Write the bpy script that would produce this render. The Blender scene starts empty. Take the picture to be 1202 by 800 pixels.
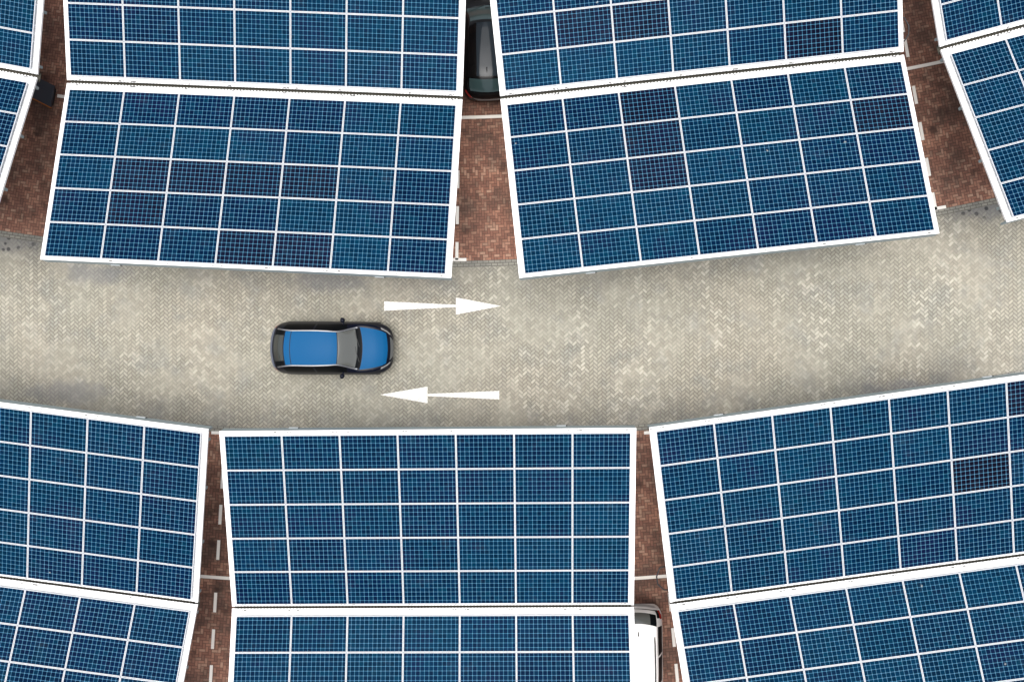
import bpy, math, random
from math import radians as R, sin, cos, pi
import mathutils
from mathutils import Vector, Matrix
random.seed(7)
sc = bpy.context.scene
col = sc.collection

# ------------------------------------------------------------------ camera
CAM_H, F_PX = 24.679, 850.0
AX, AY = R(0.9155), R(0.149)
ROT = Matrix.Rotation(AY, 3, 'X') @ Matrix.Rotation(AX, 3, 'Y')
cd = bpy.data.cameras.new('camera'); cam = bpy.data.objects.new('camera', cd); col.objects.link(cam)
cd.sensor_fit = 'HORIZONTAL'; cd.sensor_width = 36.0; cd.lens = F_PX / 1202 * 36.0
cd.clip_start = 0.1; cd.clip_end = 2000
cam.matrix_world = Matrix.Translation((0, 0, CAM_H)) @ ROT.to_4x4()
sc.camera = cam

def at(px, py, z=0.0):
    """survey of the aerial photograph: where the sight line through a pixel meets height z"""
    d = ROT @ Vector(((px - 601) / F_PX, (400 - py) / F_PX, -1.0))
    k = (z - CAM_H) / d.z
    return Vector((d.x * k, d.y * k, z))

# ------------------------------------------------------------------ material helpers
def mat(name, color=(.5, .5, .5), rough=.5, metal=0.0, spec=.5, coat=0.0):
    m = bpy.data.materials.new(name); m.use_nodes = True
    b = m.node_tree.nodes['Principled BSDF']
    b.inputs['Base Color'].default_value = (*color, 1); b.inputs['Roughness'].default_value = rough
    b.inputs['Metallic'].default_value = metal; b.inputs['Specular IOR Level'].default_value = spec
    b.inputs['Coat Weight'].default_value = coat
    return m

class NT:
    def __init__(s, m): s.t = m.node_tree; s.b = s.t.nodes['Principled BSDF']
    def n(s, typ, **kw):
        x = s.t.nodes.new(typ)
        for k, v in kw.items(): setattr(x, k, v)
        return x
    def put(s, sock, v):
        if v is None: return
        if isinstance(v, bpy.types.NodeSocket): s.t.links.new(v, sock)
        elif isinstance(v, (tuple, list)) and sock.type == 'RGBA' and len(v) == 3: sock.default_value = (*v, 1)
        else: sock.default_value = v
    def m(s, op, a, b=None, c=None, clamp=False):
        x = s.n('ShaderNodeMath', operation=op); x.use_clamp = clamp
        for i, v in enumerate((a, b, c)): s.put(x.inputs[i], v)
        return x.outputs[0]
    def mix(s, f, a, b, blend='MIX'):
        x = s.n('ShaderNodeMix', data_type='RGBA', blend_type=blend)
        s.put(x.inputs['Factor'], f); s.put(x.inputs[6], a); s.put(x.inputs[7], b)
        return x.outputs[2]
    def ss(s, v, lo, hi):
        x = s.n('ShaderNodeMapRange', interpolation_type='SMOOTHSTEP')
        s.put(x.inputs[0], v); s.put(x.inputs[1], lo); s.put(x.inputs[2], hi)
        return x.outputs[0]
    def noise(s, vec, scale, detail=2.0, rough=.5, dist=0.0):
        x = s.n('ShaderNodeTexNoise'); s.put(x.inputs['Vector'], vec)
        x.inputs['Scale'].default_value = scale; x.inputs['Detail'].default_value = detail
        x.inputs['Roughness'].default_value = rough; x.inputs['Distortion'].default_value = dist
        return x.outputs['Fac']
    def xyz(s, v):
        x = s.n('ShaderNodeSeparateXYZ'); s.put(x.inputs[0], v); return x.outputs
    def vec(s, x_, y_, z_=0.0):
        x = s.n('ShaderNodeCombineXYZ')
        for i, v in enumerate((x_, y_, z_)): s.put(x.inputs[i], v)
        return x.outputs[0]
    def white(s, v):
        x = s.n('ShaderNodeTexWhiteNoise', noise_dimensions='3D'); s.put(x.inputs['Vector'], v); return x.outputs['Value'], x.outputs['Color']
    def pos(s): return s.n('ShaderNodeNewGeometry').outputs['Position']
    def uv(s): return s.n('ShaderNodeUVMap').outputs[0]

def herringbone(k, X, Y, ang):
    """2:1 blocks, 100 mm unit; returns (joint distance, block id vector, orientation)"""
    c, s_ = cos(ang) * 10, sin(ang) * 10
    x = k.m('ADD', k.m('MULTIPLY', X, c), k.m('MULTIPLY', Y, s_))
    y = k.m('SUBTRACT', k.m('MULTIPLY', Y, c), k.m('MULTIPLY', X, s_))
    i, j = k.m('FLOOR', x), k.m('FLOOR', y)
    fx, fy = k.m('SUBTRACT', x, i), k.m('SUBTRACT', y, j)
    q = k.m('FLOORED_MODULO', k.m('SUBTRACT', i, j), 4.0)
    eq = lambda v: k.m('COMPARE', q, float(v), .1)
    k0, k1, k2, k3 = eq(0), eq(1), eq(2), eq(3)
    big = 1.0
    l = k.m('ADD', fx, k1); r = k.m('ADD', k.m('SUBTRACT', 1.0, fx), k0)
    b = k.m('ADD', fy, k2); t = k.m('ADD', k.m('SUBTRACT', 1.0, fy), k3)
    d = k.m('MINIMUM', k.m('MINIMUM', l, r), k.m('MINIMUM', b, t))
    idv = k.vec(k.m('SUBTRACT', i, k1), k.m('SUBTRACT', j, k2), 0.0)
    return d, idv, k.m('GREATER_THAN', q, 1.5)

# ------------------------------------------------------------------ materials
def circle_fit(ps):
    # centre on x = cx, least squares through three averaged points
    (x1,y1),(x2,y2),(x3,y3) = [(p.x,p.y) for p in ps]
    A = x1*(y2-y3)-y1*(x2-x3)+x2*y3-x3*y2
    B = (x1*x1+y1*y1)*(y3-y2)+(x2*x2+y2*y2)*(y1-y3)+(x3*x3+y3*y3)*(y2-y1)
    C_ = (x1*x1+y1*y1)*(x2-x3)+(x2*x2+y2*y2)*(x3-x1)+(x3*x3+y3*y3)*(x1-x2)
    return -B/(2*A), -C_/(2*A), math.sqrt((x1+B/(2*A))**2+(y1+C_/(2*A))**2)
CX, CY, R_N = circle_fit([at(20, 277), at(575, 309), at(1130, 244)])
R_S = sum((at(*p)-Vector((CX, CY, 0))).length for p in ((250, 502), (752, 502)))/2
print('road centre', CX, CY, 'radii', R_N, R_S)
SPILLS = [(at(1147, 243).xy, 1.5, .55, 1), (at(14, 283).xy, 1.3, .5, 1), (at(75, 460).xy, 1.8, .5, 0), (at(1062, 456).xy, 1.6, .4, 0), (at(385, 330).xy, 1.7, .45, 0), (at(112, 322).xy, 1.5, .5, 0)]
def road_mat():
    m = mat('grey_block_paving', rough=.85, spec=.25); k = NT(m)
    p = k.xyz(k.pos()); X, Y = p[0], p[1]; u = k.xyz(k.uv())
    d, idv, ori = herringbone(k, X, Y, R(45.5))
    h, hc = k.white(idv); h2 = k.xyz(hc)
    V = k.vec(X, Y)
    big = k.noise(V, .22, 4, .6); med = k.noise(V, .9, 5, .62)
    streak = k.noise(k.vec(k.m('MULTIPLY', X, .85), k.m('MULTIPLY', Y, .22)), 1.0, 3, .55)
    a = k.mix(k.ss(big, .36, .64), (.318, .308, .254), (.345, .322, .262))
    a = k.mix(k.m('MULTIPLY', k.ss(med, .46, .72), .75), a, (.262, .264, .236))
    # some blocks paler, gathered in bands that run across the carriageway
    pale = k.m('MULTIPLY', k.ss(h, .50, .95), k.ss(streak, .46, .64))
    a = k.mix(k.m('MULTIPLY', pale, k.m('ADD', .22, k.m('MULTIPLY', k.ss(X, -5.0, 3.0), .20))), a, (.52, .49, .415))
    v = k.m('ADD', .87, k.m('MULTIPLY', h2[0], .26))
    a = k.mix(1.0, a, k.vec(v, v, v), 'MULTIPLY')
    a = k.mix(k.m('MULTIPLY', ori, .10), a, (.16, .16, .14))
    worn = k.noise(V, .5, 3, .6)
    joint = k.m('MULTIPLY', k.m('SUBTRACT', 1.0, k.ss(d, .03, .24)), k.m('ADD', .20, k.m('MULTIPLY', k.ss(worn, .36, .6), .40)))
    a = k.mix(joint, a, (.085, .08, .065))
    # grey drip-line dirt along both edges (uv.y: 0 north edge, 1 south edge)
    e = k.m('MINIMUM', u[1], k.m('SUBTRACT', 1.0, u[1]))
    dn = k.noise(V, .75, 5, .65)
    dirt = k.m('MULTIPLY', k.m('SUBTRACT', 1.0, k.ss(e, .03, .22)), k.ss(dn, .44, .66))
    a = k.mix(k.m('MULTIPLY', dirt, .45), a, (.15, .153, .152))
    vo = k.n('ShaderNodeTexVoronoi'); vo.inputs['Scale'].default_value = 4.2; k.put(vo.inputs['Vector'], V)
    spot = k.m('MULTIPLY', k.m('SUBTRACT', 1.0, k.ss(vo.outputs['Distance'], .10, .24)), k.ss(k.noise(V, .33, 2), .52, .62))
    spot = k.m('MULTIPLY', spot, k.m('ADD', .12, k.m('MULTIPLY', .88, k.m('SUBTRACT', 1.0, k.ss(e, .02, .10)))))
    a = k.mix(k.m('MULTIPLY', spot, .45), a, (.05, .05, .05))
    for (sx, sy), rx, ry, drops in SPILLS:
        q = k.m('SQRT', k.m('ADD', k.m('POWER', k.m('DIVIDE', k.m('SUBTRACT', X, sx), rx), 2.0), k.m('POWER', k.m('DIVIDE', k.m('SUBTRACT', Y, sy), ry), 2.0)))
        q = k.m('ADD', q, k.m('MULTIPLY', k.m('SUBTRACT', k.noise(V, 1.6, 4, .6), .5), 1.6))
        area = k.m('SUBTRACT', 1.0, k.ss(q, .35, 1.05))
        a = k.mix(k.m('MULTIPLY', area, .5), a, (.155, .16, .17))
        if not drops: continue
        a = k.mix(k.m('MULTIPLY', k.m('MULTIPLY', area, k.m('SUBTRACT', 1.0, k.ss(vo.outputs['Distance'], .22, .36))), .85), a, (.04, .04, .045))
    k.put(k.b.inputs['Base Color'], a)
    bp = k.n('ShaderNodeBump'); bp.inputs['Strength'].default_value = .5; bp.inputs['Distance'].default_value = .012
    k.put(bp.inputs['Height'], k.m('ADD', k.ss(d, .0, .2), k.m('MULTIPLY', h2[1], .5))); k.put(k.b.inputs['Normal'], bp.outputs[0])
    return m

def brick_mat():
    m = mat('red_block_paving', rough=.85, spec=.25); k = NT(m)
    u = k.xyz(k.uv()); d, idv, ori = herringbone(k, u[0], u[1], 0.0)
    p = k.xyz(k.pos()); V = k.vec(p[0], p[1])
    h, hc = k.white(idv); h2 = k.xyz(hc)
    a = k.mix(k.ss(h, .1, .9), (.265, .125, .088), (.43, .22, .15))
    a = k.mix(k.m('MULTIPLY', k.ss(h2[0], .72, .95), .5), a, (.52, .36, .26))
    a = k.mix(k.m('MULTIPLY', k.ss(h2[1], .84, .95), .5), a, (.12, .07, .055))
    a = k.mix(k.m('MULTIPLY', ori, .08), a, (.40, .2, .14))
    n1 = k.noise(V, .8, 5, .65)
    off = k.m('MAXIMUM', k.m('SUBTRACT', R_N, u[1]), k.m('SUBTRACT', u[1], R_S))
    stain_shade = k.m('ADD', .35, k.m('MULTIPLY', .65, k.ss(k.m('ADD', off, k.m('MULTIPLY', k.m('SUBTRACT', n1, .5), 3.0)), .3, 2.2)))  # stains deepen away from the road, painting in the shade between the roofs
    a = k.mix(k.m('MULTIPLY', k.m('MULTIPLY', k.ss(n1, .36, .66), .8), stain_shade), a, (.085, .055, .045))
    vo = k.n('ShaderNodeTexVoronoi'); vo.inputs['Scale'].default_value = 1.3; k.put(vo.inputs['Vector'], V)
    oil = k.m('MULTIPLY', k.m('SUBTRACT', 1.0, k.ss(vo.outputs['Distance'], .08, .36)), k.ss(k.noise(V, 2.2, 3, .6), .36, .58))
    a = k.mix(k.m('MULTIPLY', oil, .75), a, (.035, .022, .018))
    a = k.mix(k.m('MULTIPLY', k.m('SUBTRACT', 1.0, k.ss(d, .03, .2)), .65), a, (.06, .04, .033))
    k.put(k.b.inputs['Base Color'], a)
    return m

def edge_mat():
    m = mat('grey_edge_course', rough=.85, spec=.25); k = NT(m)
    u = k.uv(); bt = k.n('ShaderNodeTexBrick'); k.put(bt.inputs['Vector'], u)
    bt.inputs['Scale'].default_value = 1.0; bt.inputs['Brick Width'].default_value = .2; bt.inputs['Row Height'].default_value = .1
    bt.inputs['Mortar Size'].default_value = .012; bt.inputs['Color1'].default_value = (.29, .28, .24, 1)
    bt.inputs['Color2'].default_value = (.24, .235, .205, 1); bt.inputs['Mortar'].default_value = (.12, .115, .10, 1)
    n = k.noise(u, .7, 4, .6)
    k.put(k.b.inputs['Base Color'], k.mix(k.m('MULTIPLY', k.ss(n, .45, .7), .6), bt.outputs[0], (.11, .11, .105)))
    return m

def paint_mat():
    m = mat('road_paint_white', rough=.7, spec=.3); k = NT(m)
    p = k.xyz(k.pos()); V = k.vec(p[0], p[1])
    d, idv, o = herringbone(k, p[0], p[1], R(45.5))
    n = k.noise(V, 5, 4, .65)
    a = k.mix(k.m('MULTIPLY', k.ss(n, .5, .72), .4), (.82, .81, .77), (.5, .48, .42))
    a = k.mix(k.m('MULTIPLY', k.m('SUBTRACT', 1.0, k.ss(d, .02, .16)), .45), a, (.34, .32, .28))
    k.put(k.b.inputs['Base Color'], a)
    return m

def cell_mat():
    m = mat('solar_cells', rough=.12, spec=.03); k = NT(m); k.b.inputs['Specular Tint'].default_value = (.25, .55, 1, 1)
    u = k.xyz(k.uv()); oi = k.n('ShaderNodeObjectInfo')
    U, Vv = k.m('MULTIPLY', u[0], 13.0), k.m('MULTIPLY', u[1], 8.0)
    fu, fv = k.m('FRACT', U), k.m('FRACT', Vv)
    du = k.m('MINIMUM', fu, k.m('SUBTRACT', 1.0, fu)); dv = k.m('MINIMUM', fv, k.m('SUBTRACT', 1.0, fv))
    gap = k.m('SUBTRACT', 1.0, k.ss(k.m('MINIMUM', du, dv), .020, .066))
    chamf = k.m('SUBTRACT', 1.0, k.ss(k.m('ADD', du, dv), .15, .22))
    idv = k.vec(k.m('FLOOR', U), k.m('FLOOR', Vv), k.m('MULTIPLY', oi.outputs['Random'], 97.0))
    h, hc = k.white(idv); hx = k.xyz(hc); sep = k.n('ShaderNodeSeparateColor'); k.put(sep.inputs[0], oi.outputs['Color'])
    lum = k.m('MULTIPLY', sep.outputs[2], 30.0, None, True); P = k.pos()
    cloud = k.noise(P, .85, 3, .55); grain = k.noise(P, 2.3, 2, .5)
    v = k.m('ADD', .60, k.m('MULTIPLY', h, .42))
    base = k.mix(1.0, oi.outputs['Color'], k.vec(v, v, v), 'MULTIPLY')
    base = k.mix(k.m('MULTIPLY', k.m('MULTIPLY', k.ss(hx[0], .72, 1.0), .35), lum), base, (.0002, .025, .042))
    base = k.mix(k.m('MULTIPLY', k.m('MULTIPLY', k.ss(cloud, .52, .70), .55), lum), base, (.004, .006, .028))
    base = k.mix(k.m('MULTIPLY', k.m('MULTIPLY', k.ss(grain, .55, .75), .35), lum), base, (.0003, .023, .042))
    line = k.mix(oi.outputs['Random'], (.05, .15, .24), (.07, .17, .265))
    a = k.mix(k.m('MAXIMUM', k.m('MULTIPLY', gap, .85), chamf), base, line)
    dust = k.noise(P, 1.6, 5, .7)
    a = k.mix(k.m('MULTIPLY', k.ss(dust, .55, .8), .018), a, (.5, .48, .42))
    vo = k.n('ShaderNodeTexVoronoi', voronoi_dimensions='2D'); vo.inputs['Scale'].default_value = .42; px = k.xyz(P)
    k.put(vo.inputs['Vector'], k.vec(px[0], px[1])); vc = k.xyz(vo.outputs['Color'])
    splat = k.m('SUBTRACT', vo.outputs['Distance'], k.m('MULTIPLY', k.m('SUBTRACT', k.noise(P, 22, 3, .6), .5), .05))
    splat = k.m('MULTIPLY', k.m('SUBTRACT', 1.0, k.ss(splat, .004, .016)), k.m('GREATER_THAN', vc[0], .86))
    a = k.mix(k.m('MULTIPLY', splat, .5), a, (.4, .42, .42))
    k.put(k.b.inputs['Base Color'], a)
    k.put(k.b.inputs['Roughness'], k.m('ADD', .10, k.m('MULTIPLY', dust, .15)))
    return m

def sheet_mat():
    m = mat('white_coated_steel', rough=.5, spec=.4); k = NT(m)
    P = k.pos(); n = k.noise(P, 1.7, 5, .65); n2 = k.noise(P, 9, 3, .6)
    a = k.mix(k.m('MULTIPLY', k.ss(n, .52, .78), .22), (.83, .83, .82), (.62, .60, .53))
    a = k.mix(k.m('MULTIPLY', k.ss(n2, .60, .8), .2), a, (.5, .48, .43))
    k.put(k.b.inputs['Base Color'], a)
    return m

M = dict(line=mat('bay_line_paint', (.86, .83, .77), .7, 0, .3), road=road_mat(), brick=brick_mat(), edge=edge_mat(), paint=paint_mat(), cell=cell_mat(), sheet=sheet_mat(),
    alu=mat('white_aluminium', (.50, .52, .55), .45, 0, .4), galv=mat('galvanised_steel', (.27, .33, .34), .55, .2),
    gutter=mat('dark_gutter', (.055, .052, .038), .8), screw=mat('screw_heads', (.12, .12, .12), .6),
    steel=mat('grey_painted_steel', (.30, .32, .33), .5), black=mat('black_plastic', (.012, .012, .013), .5),
    lampw=mat('lamp_housing', (.40, .43, .44), .4),
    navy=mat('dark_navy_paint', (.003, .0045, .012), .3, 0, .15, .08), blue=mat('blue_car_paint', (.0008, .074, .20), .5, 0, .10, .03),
    lip_reflection=mat('painted_lip_reflection', (.06, .085, .15), .3, .2, .5, .5), glass=mat('tinted_glass', (.085, .09, .085), .06, 0, .6),
    rglass=mat('smoked_rear_glass', (.032, .036, .033), .08, 0, .5), dglass=mat('dark_side_glass', (.004, .005, .006), .35, 0, .05), silver=mat('silver_arch', (.30, .31, .33), .3, .8),
    chrome=mat('grille_bars', (.16, .17, .18), .35, .5), head=mat('headlamp_glass', (.32, .33, .34), .1, .3, .7),
    red=mat('tail_lamp_red', (.32, .012, .012), .15, 0, .6), tyre=mat('tyre_rubber', (.016, .016, .016), .85),
    rim=mat('alloy_rim', (.42, .42, .43), .3, .8), bpaint=mat('black_car_paint', (.003, .003, .0035), .2, 0, .15, .08),
    roof_reflection=mat('painted_sky_reflection', (.022, .030, .038), .08, 0, .2), tglass=mat('teal_tinted_glass', (.032, .058, .060), .06, 0, .4),
    wpaint=mat('white_car_paint', (.80, .80, .79), .25, 0, .5, .6), graybox=mat('dark_grey_lid', (.035, .043, .058), .45),
    orange=mat('orange_edge', (.42, .13, .012), .5), greyp=mat('grey_bumper_plastic', (.30, .31, .31), .5))

# ------------------------------------------------------------------ mesh helpers
class MB:
    def __init__(s): s.v = []; s.f = []; s.mi = []; s.uv = {}
    def quad(s, a, b, c, d, mi=0, uv=None):
        i = len(s.v); s.v += [tuple(a), tuple(b), tuple(c), tuple(d)]; s.f.append((i, i+1, i+2, i+3)); s.mi.append(mi)
        if uv: s.uv[len(s.f)-1] = uv
    def poly(s, pts, mi=0):
        i = len(s.v); s.v += [tuple(p) for p in pts]; s.f.append(tuple(range(i, i+len(pts)))); s.mi.append(mi)
    def hexa(s, b, t, mi=0):
        """b, t: four bottom / four top corners, counter-clockwise seen from above"""
        i = len(s.v); s.v += [tuple(p) for p in b] + [tuple(p) for p in t]
        for q in ((3,2,1,0), (4,5,6,7), (0,1,5,4), (1,2,6,5), (2,3,7,6), (3,0,4,7)):
            s.f.append(tuple(i+x for x in q)); s.mi.append(mi)
    def box(s, x0, x1, y0, y1, z0, z1, mi=0, T=None):
        b = [Vector(p) for p in ((x0,y0,z0),(x1,y0,z0),(x1,y1,z0),(x0,y1,z0))]
        t = [Vector(p) for p in ((x0,y0,z1),(x1,y0,z1),(x1,y1,z1),(x0,y1,z1))]
        if T: b = [T @ p for p in b]; t = [T @ p for p in t]
        s.hexa(b, t, mi)
    def tube(s, pts, r, n=8, mi=0):
        pts = [Vector(p) for p in pts]; rings = []
        for a, p in enumerate(pts):
            d = (pts[min(a+1, len(pts)-1)] - pts[max(a-1, 0)]).normalized()
            up = Vector((0,0,1)) if abs(d.z) < .9 else Vector((1,0,0))
            e = d.cross(up).normalized(); g = e.cross(d)
            rr = r[a] if isinstance(r, (list, tuple)) else r
            i = len(s.v); s.v += [tuple(p + (e*cos(2*pi*q/n) + g*sin(2*pi*q/n))*rr) for q in range(n)]; rings.append(i)
        for a in range(len(rings)-1):
            for q in range(n):
                s.f.append((rings[a]+q, rings[a]+(q+1)%n, rings[a+1]+(q+1)%n, rings[a+1]+q)); s.mi.append(mi)
        s.f.append(tuple(rings[0]+q for q in reversed(range(n)))); s.mi.append(mi)
        s.f.append(tuple(rings[-1]+q for q in range(n))); s.mi.append(mi)
    def mesh(s, name, mats, smooth=False):
        me = bpy.data.meshes.new(name); me.from_pydata(s.v, [], s.f)
        for m in mats: me.materials.append(m)
        me.polygons.foreach_set('material_index', s.mi)
        if s.uv:
            L = me.uv_layers.new(name='UVMap')
            for fi, uvs in s.uv.items():
                for li, q in zip(me.polygons[fi].loop_indices, uvs): L.data[li].uv = q
        if smooth: me.polygons.foreach_set('use_smooth', [True]*len(me.polygons))
        me.update(); return me
    def build(s, name, mats, parent=None, smooth=False):
        return link(name, s.mesh(name, mats if isinstance(mats, (list, tuple)) else [mats], smooth), parent)

def link(name, me, parent=None):
    o = bpy.data.objects.new(name, me); col.objects.link(o)
    if parent: o.parent = parent
    return o
def tag(o, label=None, cat=None, group=None, kind=None):
    for k_, v in (('label', label), ('category', cat), ('group', group), ('kind', kind)):
        if v: o[k_] = v
    return o
def empty(name, loc, rz=0.0):
    o = bpy.data.objects.new(name, None); o.empty_display_size = .3; col.objects.link(o)
    o.location = loc; o.rotation_euler = (0, 0, rz); return o

# ------------------------------------------------------------------ ground and road: everything follows one arc
def polar(r, th, z=0.0): return Vector((CX + r*sin(th), CY - r*cos(th), z))
def th_of(p): return math.atan2(p.x-CX, CY-p.y)
def ring(name, r0, r1, t0, t1, n, z, m, uvf):
    b = MB()
    for i in range(n):
        a, c = t0+(t1-t0)*i/n, t0+(t1-t0)*(i+1)/n
        b.quad(polar(r1,a,z), polar(r1,c,z), polar(r0,c,z), polar(r0,a,z), 0, [uvf(r1,a), uvf(r1,c), uvf(r0,c), uvf(r0,a)])
    return b.build(name, m)
RM = (R_N+R_S)/2
TH = .95
g = MB()
rs = [1, 30, 60, R_N-12, R_N-6, R_N, RM, R_S, R_S+6, R_S+12, R_S+40, R_S+110, R_S+220]
NG = 256
for i in range(NG):
    a, c = -pi+2*pi*i/NG, -pi+2*pi*(i+1)/NG
    for r0, r1 in zip(rs, rs[1:]):
        g.quad(polar(r1,a), polar(r1,c), polar(r0,c), polar(r0,a), 0, [(RM*a,r1),(RM*c,r1),(RM*c,r0),(RM*a,r0)])
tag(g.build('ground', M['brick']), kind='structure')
tag(ring('road', R_N, R_S, -TH, TH, 240, .004, M['road'], lambda r, t: (RM*t, (r-R_N)/(R_S-R_N))), kind='structure')
for nm, r0 in (('road_edging', R_N-.11), ('road_edging', R_S-.11)):
    tag(ring(nm, r0, r0+.22, -TH, TH, 240, .008, M['edge'], lambda r, t, r0=r0: (RM*t, r-r0)), kind='structure')

# ------------------------------------------------------------------ painted markings
def arrow(x0, y0, pts, label):
    c = at(x0, y0, .012); b = MB()
    for poly in pts:
        w = [at(px, py, .012)-c for px, py in poly]
        if sum(w[i].x*w[(i+1)%len(w)].y-w[(i+1)%len(w)].x*w[i].y for i in range(len(w))) < 0: w.reverse()
        n = len(w); i0 = len(b.v)
        b.v += [tuple(p) for p in w] + [(p.x, p.y, -.003) for p in w]
        b.f.append(tuple(range(i0, i0+n))); b.mi.append(0)
        for i in range(n): b.f.append((i0+n+i, i0+n+(i+1)%n, i0+(i+1)%n, i0+i)); b.mi.append(0)
    o = b.build('road_arrow', M['paint']); o.location = c
    tag(o, label, 'road marking', 'arrows painted on the road')
arrow(520, 359, [[(451,353.5),(535,357.6),(535,360.2),(451,364.5)], [(535.1,349),(588,359),(535.1,369)]],
      'white painted arrow pointing right, in the lane beside the upper carports')
arrow(517, 463, [[(586,458.5),(502,462),(502,464.6),(586,468.5)], [(501.9,453.5),(446,463),(501.9,473)]],
      'white painted arrow pointing left, in the lane beside the lower carports')

def stroke(b, p, q, w):
    d = (q-p); d.z = 0; n = Vector((-d.y, d.x, 0)).normalized()*w/2
    b.hexa([p-n-Vector((0,0,.003)), q-n-Vector((0,0,.003)), q+n-Vector((0,0,.003)), p+n-Vector((0,0,.003))], [p-n, q-n, q+n, p+n])
Z1 = .0095
def bay_line(strokes, label):
    c = at(*strokes[0][0], Z1); c.z = 0; o = empty('bay_line', c)
    for i, s in enumerate(strokes):
        b = MB(); stroke(b, at(*s[0], Z1)-c, at(*s[1], Z1)-c, .105)
        b.build('end_bar' if i == len(strokes)-1 else 'dash', M['line'], o)
    tag(o, label, 'parking line', 'dashed lines between the parking bays')
def dashes(p0, p1, ys, ln):
    out = []
    for y in ys:
        f = lambda yy: p0[0]+(p1[0]-p0[0])*(yy-p0[1])/(p1[1]-p0[1])
        out.append(((f(y), y), (f(y+ln), y+ln)))
    return out
bay_line(dashes((537.0,242),(536.2,303), (158,200,242,284), 21) + [((527,304.6),(547.5,304.6))],
         'white dashed bay line with a short end bar, between the two large upper carports')
bay_line(dashes((1064.3,58),(1097,238), (59-84,59-42,46,101,143.5,185.5,226), 21) + [((1088,246.4),(1110.5,242.6))],
         'white dashed bay line along the dark brick gap at upper right')
bay_line(dashes((259.3,592),(248.2,780), (550,592,633.5,695,738,780,822), 23) + [((248,507.4),(266,507.8))],
         'white dashed bay line in the narrow brick gap at lower left')
bay_line(dashes((784,676),(794.5,790), (548,590,632,695,736.5,778.5,820), 22) + [((756,507.8),(774,506.6))],
         'white dashed bay line beside the white car in the lower right gap')
def head_line(x0, y0, x1, y1, label):
    p, q = at(x0, y0, Z1), at(x1, y1, Z1)
    r = sum((v-Vector((CX,CY,Z1))).length for v in (p, q))/2; a, c = th_of(p), th_of(q)
    b = MB(); n = 40
    for i in range(n):
        t0, t1 = a+(c-a)*i/n, a+(c-a)*(i+1)/n
        b.hexa([polar(r+.055,t0,Z1-.003), polar(r+.055,t1,Z1-.003), polar(r-.055,t1,Z1-.003), polar(r-.055,t0,Z1-.003)],
               [polar(r+.055,t0,Z1), polar(r+.055,t1,Z1), polar(r-.055,t1,Z1), polar(r-.055,t0,Z1)])
    o = b.build('head_line', M['line']); tag(o, label, 'parking line')
head_line(541, 138, 590, 136.5, 'white line across the bay heads behind the parked black car')
head_line(67, 113.3, 100, 116, 'short white line end poking out left of the large upper left carport')
head_line(1062, 82, 1112, 70.5, 'white line crossing the dark brick gap at upper right')
head_line(232, 676, 276, 678.3, 'white line crossing the narrow brick gap at lower left')
head_line(744, 679.5, 788, 674, 'white line crossing the brick gap above the white car')

# ------------------------------------------------------------------ solar carports
NC, NR, PU, PV = 7, 5, 1.68, 1.045
BU, TILT = .17, R(8.61)
GAP = .014
LEN = NC*PU-.02+2*BU
RAISE = .10
def panel_meshes():
    w, h, fr, t = PU-GAP, PV-GAP, .018, .035
    c = MB(); x, y = w/2-fr, h/2-fr
    c.quad((-x,-y,-.004), (x,-y,-.004), (x,y,-.004), (-x,y,-.004), 0, [(.02,.03), (.98,.03), (.98,.97), (.02,.97)])
    f = MB()
    X, Y = w/2, h/2
    for x0, x1, y0, y1 in ((-X,X,-Y,-y), (-X,X,y,Y), (-X,-x,-y,y), (x,X,-y,y)): f.box(x0, x1, y0, y1, -t, 0)
    return c.mesh('solar_panel', [M['cell']]), f.mesh('frame', [M['alu']])
PANEL, FRAME = panel_meshes()

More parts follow.
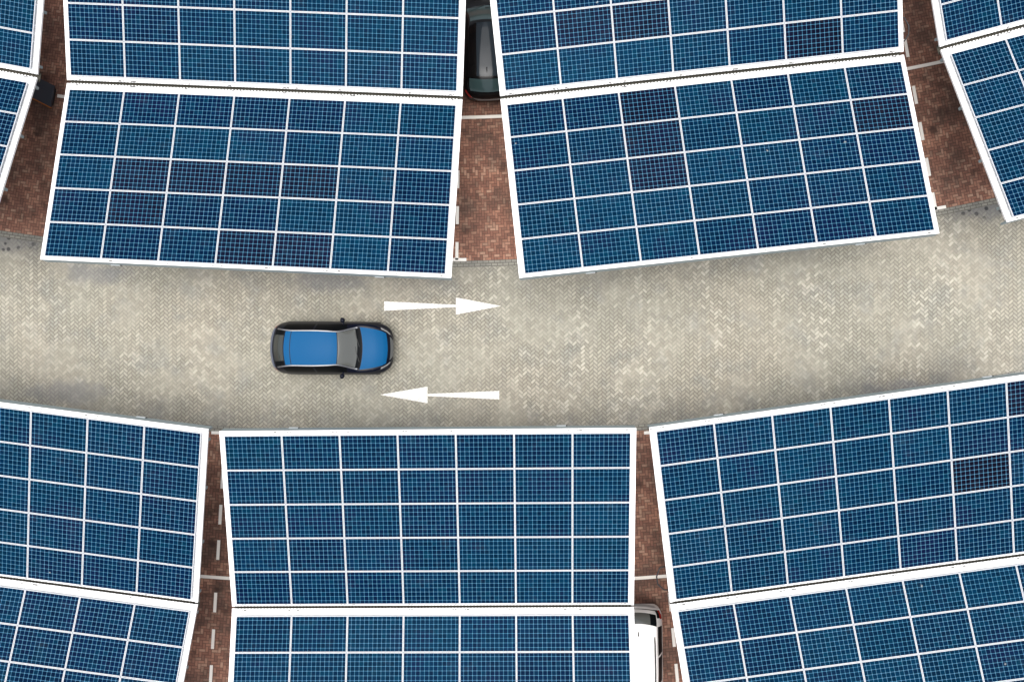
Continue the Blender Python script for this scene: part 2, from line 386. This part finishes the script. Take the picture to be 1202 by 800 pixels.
TEAL, NAVY, PURP, DEEP = (.0001,.0165,.043), (.0002,.0085,.033), (.0045,.006,.020), (.0025,.0032,.013)
def wing_frame(zv, s):
    """local matrix of a wing: x along the valley, y outward from the valley, z normal to the slope"""
    ey = Vector((0, s*cos(TILT), sin(TILT))); ez = Vector((0, -s*sin(TILT), cos(TILT)))
    ex = Vector((1, 0, 0))
    m = Matrix.Identity(4)
    for i in range(3): m[i][0] = ex[i]; m[i][1] = ey[i]; m[i][2] = ez[i]; m[i][3] = (0, 0, zv)[i]
    return m
def tbox(b, T, x0, x1, y0, y1, z0, z1, mi=0):
    b.box(x0, x1, y0, y1, z0, z1, mi, T)
    if T.to_3x3().determinant() < 0:
        for i in range(len(b.f)-6, len(b.f)): b.f[i] = tuple(reversed(b.f[i]))
_mesh_cache = {}
def carport(x, y, yaw, dz, label, v_out, tones, cable=None):
    WL, SL = v_out['W'], v_out['slit']
    zv = 2.9+dz
    root = empty('solar_carport', (x, y, 0), R(yaw))
    tag(root, label, 'solar carport', 'solar carports over the parking bays')
    hl = LEN/2
    for s in (-1, 1):
        T = wing_frame(zv, s)
        phase = random.uniform(0, 6)
        va = v_out[s]                                   # valley border of the panel field on this wing
        # roof sheet: corrugated towards the valley
        b = MB(); tbox(b, T, -hl+.09, hl-.09, SL, WL-.09, -.03, 0)
        n = int(LEN/.1)
        for i in range(n):
            u = -hl+.1+i*(LEN-.2)/n
            tbox(b, T, u, u+.05, SL-(.03 if s < 0 and SL > .05 else .008), SL-.001, -.028, -.002)
        b.build('roof_sheet', M['sheet'], root)
        # flashing round the sheet, butted with hairline joints, screws along it
        b = MB()
        tbox(b, T, -hl, hl, WL-.088, WL, -.014, .012)
        for x0, x1 in ((-hl, -hl+.088), (hl-.088, hl)): tbox(b, T, x0, x1, SL-.012, WL-.09, -.05, .012)
        tbox(b, T, -hl+.25, hl-.25, SL+.004, .13, .001, .006)
        for i in range(NC+1):
            u = -hl+BU+i*PU-.01
            for du in (-.21, -.03*random.random()-.1, .16, .24):
                if random.random() < .25 or abs(u+du) > hl-.05: continue
                r_ = random.uniform(.014, .028)
                for vv in (WL-.045, .085):
                    if random.random() < .2: continue
                    tbox(b, T, u+du-r_*1.6, u+du+r_*1.6, vv-r_*.7, vv+r_*.7, .012 if vv > 1 else .006, .018, 1)
        b.build('flashing', [M['sheet'], M['screw']], root)
        # outer fascia channel with two lamps
        b = MB(); tbox(b, T, -hl+.01, hl-.01, WL-.06, WL-.002, -.29, -.0145); fas = b.build('fascia', M['galv'], root)
        for u in (2.1, 9.95):
            b = MB(); uu = u-hl
            tbox(b, T, uu-.15, uu+.12, WL-.001, WL+.022, -.30, -.24); tbox(b, T, uu+.121, uu+.165, WL-.001, WL+.020, -.295, -.245, 1)
            b.build('lamp', [M['lampw'], M['black']], fas)
        # purlins under the sheet
        for v in (.3, 1.9, 3.6, 5.1):
            b = MB(); tbox(b, T, -hl+.02, hl-.02, v-.04, v+.04, -.23, -.032); b.build('purlin', M['galv'], root)
        # rails carrying the modules
        for r_ in range(NR):
            b = MB()
            for f in (.22, .78):
                vv = va+(r_+f)*PV; tbox(b, T, -hl+BU, hl-BU, vv-.02, vv+.02, .001, RAISE-.036)
            b.build('mounting_rail', M['alu'], root)
        # modules
        for r_ in range(NR):
            for c_ in range(NC):
                o = link('solar_panel', PANEL, root)
                o.location = T @ Vector((-hl+BU+c_*PU+(PU-.02)/2, va+r_*PV+(PV-.02)/2, RAISE))
                o.rotation_euler = (s*TILT, 0, 0)
                # rows counted from the top of the picture, columns from the left
                row = r_ if s < 0 else NR-1-r_
                key = ('N' if s > 0 else 'S', row, c_)
                t = tones.get(key)
                if t is None:
                    q = max(0, min(1, .5+.32*sin(c_*.8+row*.55+phase)+random.uniform(-.3, .3)))
                    t = tuple(a_+(b_-a_)*q for a_, b_ in zip(NAVY, TEAL))
                k_ = random.uniform(.92, 1.1)
                o.color = (t[0]*k_, t[1]*k_, t[2]*k_, 1)
                link('frame', FRAME, o)
        # sloping rafters
        for u in (-3.4, 0, 3.4):
            b = MB(); tbox(b, T, u-.07, u+.07, .12, WL-.35, -.44, -.232); b.build('rafter', M['steel'], root)
    b = MB()
    b.box(-hl+.01, hl-.01, -.13, .13, zv-.16, zv-.15); b.box(-hl+.01, hl-.01, -.14, -.131, zv-.16, zv-.06); b.box(-hl+.01, hl-.01, .131, .14, zv-.16, zv-.06)
    b.build('gutter', M['gutter'], root)
    for u in (-3.4, 0, 3.4):
        b = MB(); b.box(u-.09, u+.09, -.09, .09, .02, zv-.17); b.box(u-.2, u+.2, -.2, .2, 0, .019)
        b.build('post', M['steel'], root)
    if cable:
        sx, sy = cable; b = MB(); T = wing_frame(zv, 1)
        b.tube([T @ Vector(p) for p in ((sx*(hl-.2), .30, -.2), (sx*(hl+.10), .34, -.2), (sx*(hl+.27), .55, -.19), (sx*(hl+.28), .8, -.18), (sx*(hl+.16), 1.05, -.2), (sx*(hl-.2), 1.1, -.22))], .022, 6)
        b.build('cable', M['black'], root, True)

def P_(*ks, t=PURP): return {k_: t for k_ in ks}
tA = {**P_(('S',2,1),('S',2,2),('S',2,3),('S',2,4),('S',3,1),('S',4,3),('S',4,4)), **P_(('S',0,1),('S',0,2),('S',3,3),('S',3,6),('N',3,1),('S',2,6),('S',4,6),t=NAVY),
      **P_(('S',1,1),('S',1,2),('S',1,3),('S',4,5),('S',3,4),('S',3,5),('N',4,5),('S',0,5),t=TEAL)}
tB = {**P_(('S',1,2),('S',2,2),('N',3,1),('N',3,2),('S',1,6)), **P_(('S',0,2),('N',4,5),t=DEEP), **P_(('N',4,1),('N',4,2),('N',4,0),('S',4,0),('S',4,1),('S',4,2),('S',1,4),t=TEAL), **P_(('S',0,1),('S',0,4),t=NAVY)}
tF = {**P_(('N',2,5),t=(.0035,.0035,.011)), **P_(('N',0,6))}
TOP, BOT = {-1: .29, 1: .17, 'W': 5.58, 'slit': .060}, {-1: .24, 1: .14, 'W': 5.47, 'slit': .042}
carport(-7.878, 7.673, -2.657, -.061, 'large solar carport roof at upper left, with purplish panels, above the blue car', TOP, tA)
carport(5.307, 7.984, 5.982, .045, 'large solar carport roof at upper right of centre, right of the parked black car', TOP, tB, (1, 1))
carport(-2.745, -7.908, .549, .055, 'level solar carport roof at bottom centre, partly covering the white car', BOT, {})
carport(-15.849, -7.118, -7.165, -.006, 'solar carport roof cut off at lower left, left of the narrow brick gap', BOT, {})
carport(10.37, -6.936, 8.147, -.019, 'solar carport roof cut off at lower right, with one nearly black panel', BOT, tF, (-1, 1))
carport(-20.711, 9.203, -10.563, .026, 'solar carport roof at the upper left corner, over the dark grey box', TOP, {})
carport(18.287, 10.327, 14.771, -.04, 'strongly turned solar carport roof at the upper right corner, right of the dark brick gap', TOP, {})

# ------------------------------------------------------------------ cars
def pchip(xs, ys, x):
    n = len(xs)
    h = [xs[i+1]-xs[i] for i in range(n-1)]; d = [(ys[i+1]-ys[i])/h[i] for i in range(n-1)]
    m = [d[0]]+[0 if d[i-1]*d[i] <= 0 else 2*d[i-1]*d[i]/(d[i-1]+d[i]) for i in range(1, n-1)]+[d[-1]]
    i = max(0, min(n-2, next((j for j in range(n-1) if x <= xs[j+1]), n-2)))
    t = (x-xs[i])/h[i]
    return ((2*t**3-3*t**2+1)*ys[i]+(t**3-2*t**2+t)*h[i]*m[i]+(-2*t**3+3*t**2)*ys[i+1]+(t**3-t**2)*h[i]*m[i+1])
def crom(p0, p1, p2, p3, t):
    return tuple(.5*(2*b+(c-a)*t+(2*a-5*b+4*c-d)*t*t+(3*b-a-3*c+d)*t**3) for a, b, c, d in zip(p0, p1, p2, p3))
class Body:
    # stations: x, half width, sill z, shoulder half width, shoulder z, rail half width, rail z, centre z, bow
    def __init__(s, st): s.st = st; s.xs = [q[0] for q in st]
    def par(s, x): return [pchip(s.xs, [q[i] for q in s.st], x) for i in range(1, 9)]
    def pt(s, x, t):
        w, zl, ws, zs, wr, zr, zc, bow = s.par(x)
        dz = zs-zl
        c = [(w*.90, zl), (w*.985, zl+dz*.16), (w, zl+dz*.42), (w*.992, zl+dz*.72), (ws, zs)]
        if t <= 4:
            i = min(3, int(t)); f = t-i
            q = lambda j: c[max(0, min(4, j))]
            y, z = crom(q(i-1), q(i), q(i+1), q(i+2), f)
        elif t <= 5:
            f = t-4; y = ws+(wr-ws)*f+.012*sin(pi*f); z = zs+(zr-zs)*f+.012*sin(pi*f)
        else:
            f = (t-5)/2; y = wr*(1-f); z = zr+(zc-zr)*(1-(1-f)**2)
        return (x+bow*(1-(y/max(w, .01))**2)*(1 if t > 4 else max(0, t-3)), y, z)
def car(spec):
    B = Body(spec['st']); root = empty(spec['name'], spec['loc'], spec['rz'])
    tag(root, spec['label'], 'car')
    xs = sorted(set([round(B.xs[0]+(B.xs[-1]-B.xs[0])*i/110, 4) for i in range(111)]+[c for c in spec['cuts'] if B.xs[0] < c < B.xs[-1]]))
    ts = sorted(set([round(i*.125, 4) for i in range(57)]+[4.06, 4.1, 4.35, 4.6, 4.8, 4.92, 4.95, 5.02, 5.1, 5.14, 6.9]))
    parts = {}
    for i in range(len(xs)-1):
        for j in range(len(ts)-1):
            xm, tm = (xs[i]+xs[i+1])/2, (ts[j]+ts[j+1])/2
            for side in (1, -1):
                nm, mt, ind = spec['rule'](xm, tm, side, B)
                d = parts.setdefault((nm, ind), (mt, {}, [], []))
                q = []
                for a, b in ((i, j), (i+1, j), (i+1, j+1), (i, j+1)):
                    key = (a, b, side if ts[b] < 7 else 0)
                    if key not in d[1]:
                        p = B.pt(xs[a], ts[b]); d[1][key] = len(d[2]); d[2].append((p[0], p[1]*side, p[2]))
                    q.append(d[1][key])
                d[3].append(tuple(q) if side > 0 else tuple(reversed(q)))
    made = {}
    for (nm, ind), (mt, _, v, f) in parts.items():
        me = bpy.data.meshes.new(nm)
        if nm == 'body':                                 # close the ends and the floor
            for xe, rev in ((xs[0], 0), (xs[-1], 1)):
                ring_ = [B.pt(xe, t) for t in ts]; n0 = len(v)
                v += [(p[0], p[1], p[2]) for p in ring_]+[(p[0], -p[1], p[2]) for p in ring_]
                for j in range(len(ts)-1):
                    a = (n0+j, n0+j+1, n0+len(ts)+j+1, n0+len(ts)+j); f.append(a if rev else tuple(reversed(a)))
            for i in range(0, len(xs)-1):
                p, q = B.pt(xs[i], 0), B.pt(xs[i+1], 0); n0 = len(v)
                v += [(p[0], p[1], p[2]), (q[0], q[1], q[2]), (q[0], -q[1], q[2]), (p[0], -p[1], p[2])]; f.append((n0, n0+3, n0+2, n0+1))
        me.from_pydata(v, [], f); me.materials.append(mt); me.polygons.foreach_set('use_smooth', [True]*len(f)); me.update()
        made[(nm, ind)] = link(nm, me, root)
    # wheels
    for wx in spec['axles']:
        for sd in (1, -1):
            yo = B.par(wx)[0]; b = MB(); r = .315
            prof = [(.20, .20), (.20, .29), (.18, .315), (.02, .315), (-.004, .295), (-.006, .22)]
            n = 28
            for q in range(n):
                a, c = 2*pi*q/n, 2*pi*(q+1)/n
                for (d0, r0), (d1, r1) in zip(prof, prof[1:]):
                    b.quad(*[(wx+rr*cos(an), sd*(yo-dd), .315+rr*sin(an)) for dd, rr, an in ((d0, r0, a), (d0, r0, c), (d1, r1, c), (d1, r1, a))])
            wh = b.build('wheel', M['tyre'], root, True)
            b = MB()
            for q in range(5):
                an = 2*pi*q/5
                b.tube([(wx, sd*(yo-.02), .315), (wx+.215*cos(an), sd*(yo-.012), .315+.215*sin(an))], [.04, .028], 6)
            b.tube([(wx, sd*(yo-.05), .315), (wx, sd*(yo-.004), .315)], .055, 12)
            b.tube([(wx, sd*(yo-.15), .315), (wx, sd*(yo-.10), .315)], .22, 24)
            b.build('rim', M['rim'], wh)
    # mirrors
    mx, mz = spec['mirror']
    for sd in (1, -1):
        ys = B.par(mx)[2]; b = MB()
        b.tube([(mx+.02, sd*(ys-.06), mz-.03), (mx, sd*(ys+.07), mz)], [.03, .035], 8)
        b.tube([(mx+.0, sd*(ys+.05), mz), (mx-.01, sd*(ys+.085), mz+.01), (mx-.03, sd*(ys+.14), mz+.01), (mx-.06, sd*(ys+.175), mz)], [.055, .08, .075, .04], 10)
        o = b.build('mirror', spec['mirror_mat'], root, True)
    # wipers
    for yw in (-.45, .05):
        p = [B.pt(spec['cowl'], 7)[0]+.0, B.pt(spec['cowl'], 7)[2]]
        b = MB(); b.tube([(p[0]-.02, yw, p[1]+.012), (p[0]-.10, yw+.28, p[1]+.05), (p[0]-.14, yw+.5, p[1]+.065)], .01, 6); b.build('wiper', M['black'], root)
    if spec['ant'] is not None:
        p = B.pt(spec['ant'], 7); b = MB()
        b.tube([(p[0], 0, p[2]-.01), (p[0]-.03, 0, p[2]+.03), (p[0]-.16, 0, p[2]+.10)], [.025, .016, .007], 6); b.build('antenna', M['black'], root)
    return root, B, made

HATCH = [(-2.01,.46,.42,.36,.58,.27,.61,.62,-.03), (-1.975,.58,.37,.48,.68,.37,.72,.74,-.07), (-1.90,.71,.33,.61,.80,.49,.86,.89,-.12), (-1.78,.79,.28,.71,.90,.595,1.00,1.04,-.15),
 (-1.60,.85,.24,.78,.945,.635,1.14,1.19,-.17), (-1.36,.88,.20,.80,.95,.605,1.30,1.355,-.16), (-1.05,.888,.19,.81,.95,.578,1.365,1.41,-.11),
 (-.5,.89,.18,.815,.94,.582,1.39,1.44,-.03), (-.05,.888,.18,.81,.93,.568,1.37,1.42,.06), (.20,.886,.18,.81,.925,.55,1.31,1.365,.12),
 (.86,.885,.18,.805,.90,.695,.945,.985,.17), (1.3,.87,.19,.775,.86,.64,.90,.945,.18), (1.55,.83,.20,.71,.80,.575,.84,.875,.17),
 (1.72,.765,.22,.62,.735,.495,.77,.79,.14), (1.84,.68,.27,.53,.66,.41,.69,.70,.10), (1.93,.56,.32,.42,.58,.32,.60,.61,.06), (1.98,.42,.38,.32,.51,.25,.52,.53,.03)]
def rule_blue(x, t, sd, B):
    if x > 1.84 and t > 5.1: return 'grille', M['chrome'], 0
    if 1.58 < x < 1.88 and 4.06 < t < 4.6: return 'headlight', M['head'], sd
    if -1.90 < x < -1.72 and 2.5 < t < 4.6: return 'tail_light', M['red'], sd
    if -1.93 < x < -1.72 and t > 4.6: return 'tailgate', M['lip_reflection'], 0  # reflection along the hatch lip, put into the tailgate's slate-blue colour
    if -1.64 < x < -1.29 and t > 5.10: return 'rear_window', M['rglass' if t > 5.6 else 'dglass'], 0 if t > 5.6 else sd
    if -1.26 < x < -1.095 and t > 5.14: return 'spoiler', M['blue'], 0
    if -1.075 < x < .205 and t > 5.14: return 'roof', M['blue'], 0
    if -1.60 < x < .82 and 4.95 < t < 5.10: return 'roof_arch', M['silver'], sd
    if .225 < x < .74 and t > 5.14: return 'windscreen', M['glass'], 0
    if -1.38 < x < -.46 and 4.10 < t < 4.92: return 'side_window', M['dglass'], sd
    if -.40 < x < .52 and 4.10 < t < 4.92: return 'side_window', M['dglass'], sd*2
    if .74 < x < .89 and t > 5.1: return 'cowl', M['dglass'], 0
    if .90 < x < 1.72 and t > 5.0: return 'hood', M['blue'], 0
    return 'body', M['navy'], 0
CUTS_B = [.74, -1.64, -1.29, -1.26, -1.095, -1.075, -1.90, 1.84, 1.90, 1.58, 1.88, -1.95, -1.74, -1.93, -1.80, -1.72, -1.40, -1.36, -1.155, -1.135, .205, -1.60, .82, .225, .79, -1.38, -.46, -.40, .52, .89, .90, 1.72, -1.965]
cb = at(391.6, 408.3, .55)
car(dict(name='hatchback_car', st=HATCH, loc=(cb.x, cb.y, .008), rz=R(-.3), cuts=CUTS_B, rule=rule_blue, axles=(-1.28, 1.22), mirror=(.42, .97),
    mirror_mat=M['navy'], cowl=.82, ant=None, label='blue hatchback with dark sides driving right along the pale paved road'))

def rule_black(x, t, sd, B):
    if x < -1.965 and t > 4.2: return 'bumper_trim', M['chrome'], 0
    if x > 1.90 and t > 4.8: return 'grille', M['black'], 0
    if 1.58 < x < 1.88 and 4.06 < t < 4.6: return 'headlight', M['head'], sd
    if -1.95 < x < -1.74 and 3.5 < t < 4.35: return 'tail_light', M['red'], sd
    if -1.76 < x < -1.42 and t > 5.14: return 'rear_window', M['tglass'], 0
    if -1.34 < x < .14 and t > 5.9: return 'roof_reflection', M['roof_reflection'], 0  # sky between the carports mirrored in the black roof, painted as a grey strip
    if .225 < x < .79 and t > 5.14: return 'windscreen', M['tglass'], 0
    if -1.38 < x < -.46 and 4.10 < t < 4.92: return 'side_window', M['dglass'], sd
    if -.40 < x < .52 and 4.10 < t < 4.92: return 'side_window', M['dglass'], sd*2
    if .90 < x < 1.82 and t > 4.92: return 'hood', M['bpaint'], 0
    return 'body', M['bpaint'], 0
ck = at(574.5, 116, .6)
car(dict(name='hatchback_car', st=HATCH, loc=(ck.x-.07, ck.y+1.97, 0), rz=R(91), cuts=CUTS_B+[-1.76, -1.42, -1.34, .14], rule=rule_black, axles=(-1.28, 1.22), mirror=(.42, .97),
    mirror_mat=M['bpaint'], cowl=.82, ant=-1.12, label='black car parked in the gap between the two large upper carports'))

ESTATE = [(-2.20,.72,.40,.66,.62,.50,.66,.68,-.10), (-2.15,.82,.36,.76,.80,.56,.92,.95,-.12), (-2.03,.88,.30,.82,.98,.60,1.18,1.22,-.20), (-1.84,.905,.24,.84,1.03,.585,1.42,1.46,-.25),
 (-1.68,.915,.21,.85,1.04,.58,1.51,1.55,-.24), (-1.1,.92,.19,.855,1.04,.585,1.54,1.59,0), (-.4,.92,.18,.86,1.03,.59,1.56,1.61,0), (.2,.92,.18,.86,1.02,.58,1.54,1.59,.04),
 (.5,.918,.18,.855,1.01,.57,1.48,1.53,.09), (1.15,.915,.19,.84,.98,.70,1.03,1.07,.14), (1.6,.90,.20,.80,.93,.66,.98,1.01,.10), (1.95,.84,.22,.72,.84,.56,.88,.90,.06),
 (2.1,.74,.28,.62,.72,.46,.74,.75,.03), (2.18,.60,.36,.50,.58,.36,.59,.60,.01)]
def rule_white(x, t, sd, B):
    if -2.13 < x < -1.90 and 3.5 < t < 4.35: return 'tail_light', M['red'], sd
    if -2.13 < x < -1.93 and 4.35 < t < 4.8: return 'lamp_trim', M['dglass'], sd
    if x < -2.17 and t > 4.1: return 'bumper', M['greyp'], 0
    if -2.135 < x < -2.115 and t > 4.3: return 'tailgate_seam', M['dglass'], 0
    if -2.02 < x < -1.72 and t > 4.92: return 'rear_window', M['glass' if t > 5.6 else 'dglass'], 0 if t > 5.6 else sd
    if .52 < x < 1.08 and t > 5.14: return 'windscreen', M['glass'], 0
    if -1.70 < x < -.9 and 4.06 < t < 4.8: return 'side_window', M['dglass'], sd
    if -.84 < x < .0 and 4.10 < t < 4.8: return 'side_window', M['dglass'], sd*2
    if .06 < x < .85 and 4.10 < t < 4.8: return 'side_window', M['dglass'], sd*3
    if 1.8 < x < 2.05 and 4.06 < t < 4.8: return 'headlight', M['head'], sd
    if 1.2 < x < 2.0 and t > 4.8: return 'hood', M['wpaint'], 0
    return 'body', M['wpaint'], 0
cw = at(744.5, 708.5, .6)
wr, WB, _ = car(dict(name='estate_car', st=ESTATE, loc=(cw.x, cw.y-2.26, 0), rz=R(-89.5), cuts=[-2.135, -2.115, -2.17, -2.13, -1.90, -1.93, -2.02, -1.72, .52, 1.08, -1.70, -.9, -.84, .0, .06, .85, 1.8, 2.05, 1.2, 2.0], rule=rule_white,
    axles=(-1.4, 1.36), mirror=(.82, 1.08), mirror_mat=M['wpaint'], cowl=1.12, ant=-1.45, label='white car with black roof bars parked under the edge of the bottom centre carport'))
for sd in (1, -1):
    b = MB(); pts = []
    for i in range(9):
        x = -1.55+i*.24; p = B_ = WB.pt(x, 5.2); pts.append((x, sd*(p[1]-.0), p[2]+(.035 if 0 < i < 8 else -.01)))
    b.tube(pts, .022, 8); b.build('roof_bar', M['black'], wr, True)

# ------------------------------------------------------------------ dark box under the upper left corner roof
zl = .3
q = [at(44, 90.5, zl), at(63.5, 100.5, zl), at(59, 125.5, zl), at(37.5, 114.6, zl)]
left = (q[3]-q[2])*1.1+(q[0]-q[1])*.4
c4 = [q[2]+left*1.0+(q[2]-q[2]), q[2], q[1], q[1]+left]
ctr = sum(c4, Vector())/4; ctr.z = 0
root = empty('lidded_box', ctr)
tag(root, 'dark grey flat lidded box with an orange edge, half under the upper left carport', 'box')
c4 = [Vector((p.x-ctr.x, p.y-ctr.y, 0)) for p in c4]
def prism(f, z0, z1):
    b = MB(); b.hexa([p*f+Vector((0,0,z0)) for p in c4], [p*f+Vector((0,0,z1)) for p in c4]); return b
prism(.78, .0, .24).build('box_body', M['black'], root); prism(1.0, .241, .30).build('lid', M['graybox'], root)
b = MB(); d = (c4[1]-c4[0]).normalized(); nrm = Vector((d.y, -d.x, 0))*.035
b.hexa([c4[0]+nrm+Vector((0,0,.23)), c4[1]+nrm+Vector((0,0,.23)), c4[1]+nrm*.05+Vector((0,0,.23)), c4[0]+nrm*.05+Vector((0,0,.23))],
       [c4[0]+nrm+Vector((0,0,.29)), c4[1]+nrm+Vector((0,0,.29)), c4[1]+nrm*.05+Vector((0,0,.29)), c4[0]+nrm*.05+Vector((0,0,.29))])
b.build('edge_strip', M['orange'], root)

# ------------------------------------------------------------------ light: overcast daylight
SUN_EL, SUN_AZ = 86, 260       # degrees; azimuth clockwise from north (+y)
w = bpy.data.worlds.new('World'); sc.world = w; w.use_nodes = True
nt = w.node_tree; bg = nt.nodes['Background']
sky = nt.nodes.new('ShaderNodeTexSky'); sky.sky_type = 'NISHITA'; sky.sun_disc = False
sky.sun_elevation = R(SUN_EL); sky.sun_rotation = R(SUN_AZ); sky.air_density = 1.0; sky.dust_density = 5.0; sky.ozone_density = 1.0
hs = nt.nodes.new('ShaderNodeHueSaturation'); hs.inputs['Saturation'].default_value = .35
nt.links.new(sky.outputs[0], hs.inputs['Color']); nt.links.new(hs.outputs[0], bg.inputs['Color'])
bg.inputs['Strength'].default_value = .15
sd_ = bpy.data.lights.new('sun', 'SUN'); sd_.energy = 1.0; sd_.angle = R(75); sd_.color = (1, .96, .90)
so = bpy.data.objects.new('sun', sd_); col.objects.link(so)
az, el = R(SUN_AZ), R(SUN_EL)
to_sun = Vector((sin(az)*cos(el), cos(az)*cos(el), sin(el)))
so.rotation_euler = to_sun.to_track_quat('Z', 'Y').to_euler()

sc.view_settings.view_transform = 'Standard'; sc.view_settings.look = 'None'
sc.view_settings.gamma = 1; sc.view_settings.use_curve_mapping = False
sc.view_settings.exposure = 0.85
